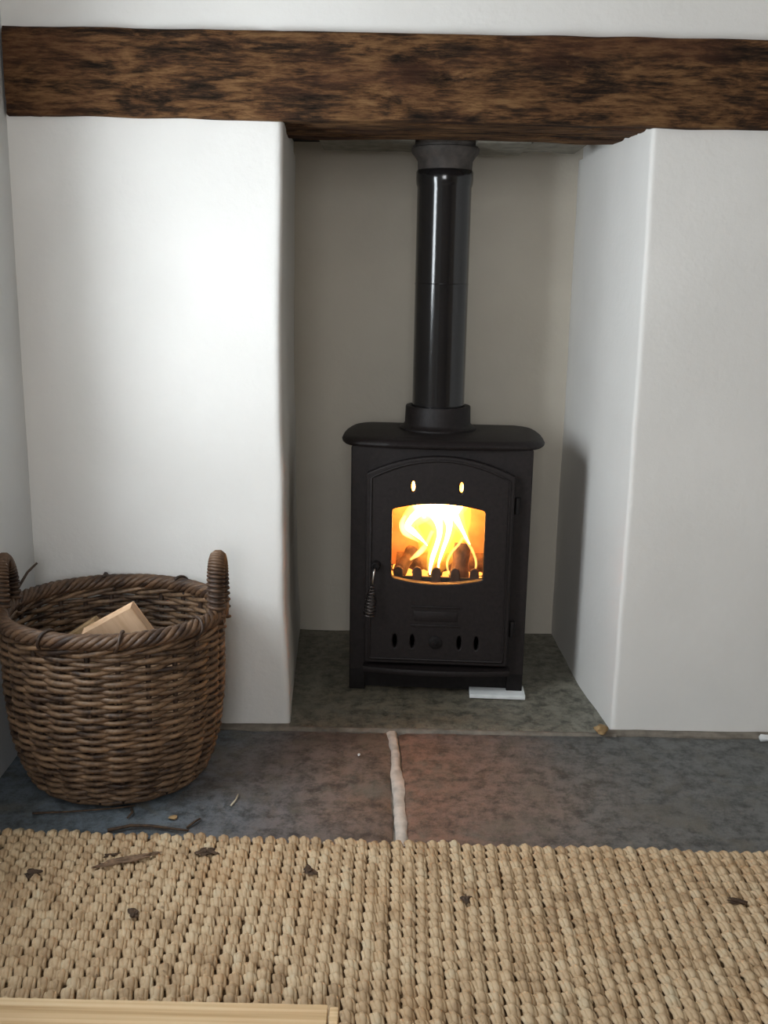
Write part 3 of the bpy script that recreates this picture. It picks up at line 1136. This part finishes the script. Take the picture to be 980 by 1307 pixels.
# woven base
bm = bmesh.new()
n = 48
pr = [(0.0, 0.006), (0.3, 0.010), (0.6, 0.008), (0.78, 0.004)]
cen = bm.verts.new((0, 0, 0.012))
prev = None
for f in (0.25, 0.5, 0.74):
    ring = [bm.verts.new((RX * f * math.cos(2 * PI * k / n), RY * f * math.sin(2 * PI * k / n), 0.012)) for k in range(n)]
    for k in range(n):
        if prev is None:
            bm.faces.new((cen, ring[k], ring[(k + 1) % n]))
        else:
            bm.faces.new((prev[k], ring[k], ring[(k + 1) % n], prev[(k + 1) % n]))
    prev = ring
low = [bm.verts.new((v.co.x, v.co.y, 0.003)) for v in prev]
for k in range(n):
    bm.faces.new((prev[k], low[k], low[(k + 1) % n], prev[(k + 1) % n]))
bm.faces.new(low[::-1])
link_mesh('base', bm, M['willow_dark'], basket)
bm = bmesh.new()
tube(bm, [(RX * 0.76 * math.cos(2 * PI * k / 96), RY * 0.76 * math.sin(2 * PI * k / 96), 0.005 + 0.001 * math.sin(k)) for k in range(96)], 0.0052, 7, True)
link_mesh('foot_border', bm, M['willow'], basket)
# handles: arches standing on the rim ends, bound with fine cane
for s, lean, h, hofs in ((1, -0.006, 0.099, 0.0115), (-1, 0.0, 0.090, 0.0085)):
    arch = []
    hx = s * (RX * 0.985 - 0.004 + hofs - 0.0035)
    for i in range(31):
        t = PI * i / 30
        yy = -0.028 * math.cos(t)
        zz = 0.318 - 0.02 + (h + 0.02) * math.sin(t) ** 0.75
        arch.append(Vector((hx + lean * math.sin(t) - s * 0.012 * abs(math.cos(t)) ** 2 * 0.4, yy, zz)))
    bm = bmesh.new()
    tube(bm, arch, [(0.0105 if s > 0 else 0.0085) + 0.002 * abs(math.cos(PI * i / 30)) for i in range(31)], 10)
    hd = link_mesh('handle', bm, M['willow_dark'], basket)
    bm = bmesh.new()
    pts = []
    n = 34 * 10
    for i in range(n + 1):
        q = i / n * 29.99
        k = int(q)
        f = q - k
        p = arch[k].lerp(arch[k + 1], f)
        tg = (arch[min(k + 2, 30)] - arch[max(k - 1, 0)]).normalized()
        sx = Vector((1, 0, 0))
        up = sx.cross(tg).normalized()
        a = 2 * PI * 34 * i / n
        R = (0.0125 if s > 0 else 0.0095) + 0.0018 * abs(math.cos(PI * q / 30))
        pts.append(p + sx * R * math.cos(a) + up * R * math.sin(a))
    tube(bm, pts, 0.0032, 6)
    link_mesh('handle_binding', bm, M['willow_rim'], hd)
# cross lashings over the rim and one stray cane end
for th in (0.35, 1.05, 1.85, -0.55, -1.30, -1.95):
    bm = bmesh.new()
    c, s_ = math.cos(th), math.sin(th)
    tv = Vector((-s_ * RX, c * RY, 0)).normalized()
    nrm = Vector((c, s_, 0))
    base = Vector((RX * 0.985 * c, RY * 0.985 * s_, 0.318))
    for sgn in (1,):
        pts = []
        for i in range(12):
            a = -2.3 + 4.6 * i / 11
            pts.append(base + nrm * (0.0175 * math.cos(a)) * (1 if th < 0 else 1) + Vector((0, 0, 0.0165 * math.sin(a))) + tv * sgn * 0.020 * (i / 11 - 0.5))
        tube(bm, pts, 0.0028, 6)
    link_mesh('lashing', bm, M['willow_dark'], basket)
bm = bmesh.new()
tube(bm, [(-0.196, 0.02, 0.322), (-0.192, 0.05, 0.336), (-0.180, 0.075, 0.362), (-0.166, 0.09, 0.376)], [0.003, 0.003, 0.0026, 0.0022], 6)
link_mesh('stray_cane', bm, M['willow_dark'], basket)


# kindling standing in the basket
def stick(name, top_left, across, down, w, L, th, mats, label):
    """a sawn piece: top edge runs w along `across` from top_left, the piece goes L along `down`"""
    a, d = Vector(across).normalized(), Vector(down).normalized()
    d = (d - a * d.dot(a)).normalized()
    nn = a.cross(d).normalized()
    if nn.y < 0:
        nn = -nn
    o = Vector(top_left)
    bm = bmesh.new()
    r = bmesh.ops.create_cube(bm, size=1.0)
    for v in r['verts']:
        v.co = Vector(((v.co.x + 0.5) * w, (v.co.y + 0.5) * th, -(v.co.z + 0.5) * L))
    bmesh.ops.bevel(bm, geom=list(bm.edges), offset=0.0015, segments=1, affect='EDGES')
    bmesh.ops.recalc_face_normals(bm, faces=bm.faces)
    ob = link_mesh(name, bm, mats, None, False)
    if len(mats) > 1:
        for p in ob.data.polygons:
            if p.normal.z > 0.5:
                p.material_index = 1
    ob.matrix_world = Matrix((( a.x, nn.x, -d.x, o.x), (a.y, nn.y, -d.y, o.y), (a.z, nn.z, -d.z, o.z), (0, 0, 0, 1)))
    return tag(ob, label, 'kindling')


stick('kindling_block', (-0.541, 1.735, 0.281), (0.86, -0.02, 0.50), (0.42, 0.16, -0.86), 0.106, 0.268, 0.027, [M['kindling'], M['kindling_lit_edge']], 'clean pale sawn wood block sticking up in the wicker basket')
stick('kindling_stick', (-0.580, 1.770, 0.262), (0.80, 0.10, 0.52), (0.45, 0.02, -0.86), 0.060, 0.235, 0.030, [M['kindling_dull']], 'duller brown kindling stick behind the pale block in the basket')

# ------------------------------------------------------------------ jute rug
rug = empty('jute_rug', (0.0, 1.512, 0.004), math.radians(-1.35))
tag(rug, 'chunky natural jute boucle rug lying in front of the stone hearth', 'rug')
RL, RW0, RW1 = 1.05, -0.70, 1.25
bm = bmesh.new()
box(bm, RW0, RW1, -RL, -0.004, 0, 0.005)
link_mesh('backing', bm, M['jute_dark'], rug, False)
PITCHX = 0.0190


def cord_mesh(seed):
    """a boucle cord: a chain of knots, each of slanting loops of yarn arching over one another"""
    bm = bmesh.new()
    rnd = random.Random(seed)
    tube(bm, [(0.0015 * nz(0, -RL * i / 60, 0, 20, seed), -RL * i / 60, 0.0075) for i in range(61)], 0.0062, 8)
    y = 0.0
    while y > -RL:
        L = 0.0205 * rnd.uniform(0.85, 1.15)
        ox = rnd.uniform(-0.0014, 0.0014)
        hz = rnd.uniform(0.90, 1.10)
        sl = rnd.uniform(0.0060, 0.0095)
        for j, c in enumerate((-0.0050, 0.0004, 0.0052)):
            r0 = 0.0041 * rnd.uniform(0.85, 1.15) * (1.12 if j == 1 else 0.95)
            pts, rad = [], []
            for q in range(8):
                t = q / 7
                arch = math.sin(PI * (0.06 + 0.88 * t)) ** 0.8
                pts.append((ox + c * (0.9 if j != 1 else 1) + sl * (t - 0.5) * 0.8, y - L * (1.12 * t - 0.06) + rnd.uniform(-0.0004, 0.0004),
                            0.0030 + hz * (0.0105 if j == 1 else 0.0085) * arch))
                rad.append(r0 * (0.62 + 0.38 * arch))
            tube(bm, pts, rad, 7)
        y -= L
    me = bpy.data.meshes.new('cord')
    bmesh.ops.recalc_face_normals(bm, faces=bm.faces)
    bm.to_mesh(me)
    bm.free()
    me.materials.append(M['jute'])
    for p in me.polygons:
        p.use_smooth = True
    return me


cords = [cord_mesh(1.7 * k + 0.4) for k in range(12)]
ncol = int((RW1 - RW0) / PITCHX)
for c in range(ncol):
    o = bpy.data.objects.new('cord', cords[random.randrange(12)])
    o.scale = (1.07, 1.0, random.uniform(0.95, 1.08))
    COL.objects.link(o)
    o.parent = rug
    o.location = (RW0 + PITCHX * (c + 0.5) + random.uniform(-0.0008, 0.0008), random.uniform(-0.004, 0.004), 0.0005 * random.uniform(-1, 1))

# ------------------------------------------------------------------ pine board at the bottom edge
board = empty('pine_board', (-0.045, 1.088, 0.026), math.radians(-0.4))
tag(board, 'pale planed pine board lying on the jute rug, cut by the bottom left edge', 'board')
bm = bmesh.new()
box(bm, -0.62, -0.0135, -0.26, 0.0, 0, 0.018, 0.0015)
link_mesh('plank', bm, M['pine'], board, True, 30)
bm = bmesh.new()
box(bm, -0.011, 0.0, -0.26, -0.002, 0, 0.0165, 0.0015)
link_mesh('end_strip', bm, M['pine'], board, True, 30)

# ------------------------------------------------------------------ bits of bark and dirt
ZR = 0.019
bark = chip('bark_flake', (-0.392, 1.432, ZR + 0.001), (0.088, 0.014, 0.006), M['bark_pale'], math.radians(24), 3.0, 4, 0, 0.6)
tag(bark, 'long brown curl of bark lying on the rug near the basket', 'bark')
for (x, y, sx, sy, rz, seed, mt, lb) in (
        (-0.272, 1.461, 0.026, 0.016, 0.4, 5.0, 'bark', 'small dark bark crumb on the rug right of the long bark curl'),
        (-0.106, 1.414, 0.018, 0.016, 1.0, 8.0, 'bark', 'dark bark crumb on the rug below the left flagstone, left of the joint'),
        (-0.351, 1.298, 0.013, 0.020, 0.3, 11.0, 'bark', 'tiny dark bark crumb on the rug below the long bark curl'),
        (-0.527, 1.394, 0.022, 0.017, 0.2, 14.0, 'bark', 'dark bark crumb on the rug at the left edge of the photo'),
        (0.133, 1.347, 0.013, 0.018, 0.1, 17.0, 'bark', 'tiny brown crumb on the rug below the hearth joint'),
        (0.538, 1.353, 0.026, 0.007, -0.1, 20.0, 'bark', 'thin dark splinter on the rug at the right'),
        (-0.421, 1.447, 0.020, 0.007, 0.6, 22.0, 'bark', 'short dark splinter touching the left end of the long bark curl')):
    tag(chip('bark_crumb', (x, y, ZR - 0.003), (sx, sy, 0.006), M[mt], rz, seed, 3, 0.15, 1.1), lb, 'bark')
tag(chip('stone_chip', (0.457, 1.957, 0.004), (0.030, 0.026, 0.018), M['ochre'], 0.5, 4.0, 2, 0, 0.4), 'ochre chip of stone at the foot of the right-hand white jamb', 'stone chip')
tag(chip('plaster_chip', (0.790, 1.936, 0.003), (0.030, 0.018, 0.014), M['white_card'], 0.3, 6.0, 2, 0, 0.4), 'white plaster crumb on the hearth at the foot of the right pier', 'plaster chip')
tag(chip('plaster_crumb', (-0.041, 1.842, 0.002), (0.006, 0.008, 0.005), M['white_card'], 0, 9.0, 2, 0, 0.3), 'tiny white plaster crumb on the left flagstone', 'plaster chip')
tag(chip('leaf_flake', (-0.355, 1.595, 0.002), (0.016, 0.012, 0.004), M['ochre'], 0.2, 12.0, 2, 0, 0.5), 'small reddish leaf flake on the stone in front of the basket', 'leaf flake')


def twig(name, pts, r, mat, label):
    bm = bmesh.new()
    tube(bm, pts, [r * (1 - 0.4 * i / (len(pts) - 1)) for i in range(len(pts))], 6)
    o = link_mesh(name, bm, mat)
    return tag(o, label, 'twig')


twig('twig', [(-0.455, 1.545, 0.006), (-0.42, 1.560, 0.007), (-0.385, 1.562, 0.006), (-0.345, 1.552, 0.007), (-0.32, 1.549, 0.006)], 0.0032, M['bark'], 'dark twig lying along the rug edge in front of the basket')
twig('twig', [(-0.325, 1.562, 0.004), (-0.315, 1.578, 0.006), (-0.308, 1.592, 0.004)], 0.0024, M['bark'], 'short upright-lying dark twig right of the reddish leaf flake')
twig('twig', [(-0.60, 1.60, 0.004), (-0.54, 1.605, 0.005), (-0.47, 1.618, 0.005), (-0.43, 1.632, 0.004)], 0.0020, M['bark'], 'thin dark twig lying against the foot of the basket')
twig('twig', [(-0.434, 1.622, 0.004), (-0.428, 1.605, 0.006), (-0.433, 1.590, 0.004)], 0.0026, M['bark'], 'tiny hooked dark twig at the front foot of the basket')
twig('straw', [(-0.262, 1.640, 0.003), (-0.256, 1.660, 0.004), (-0.255, 1.680, 0.003)], 0.0018, M['straw'], 'short pale straw on the flagstone right of the basket')
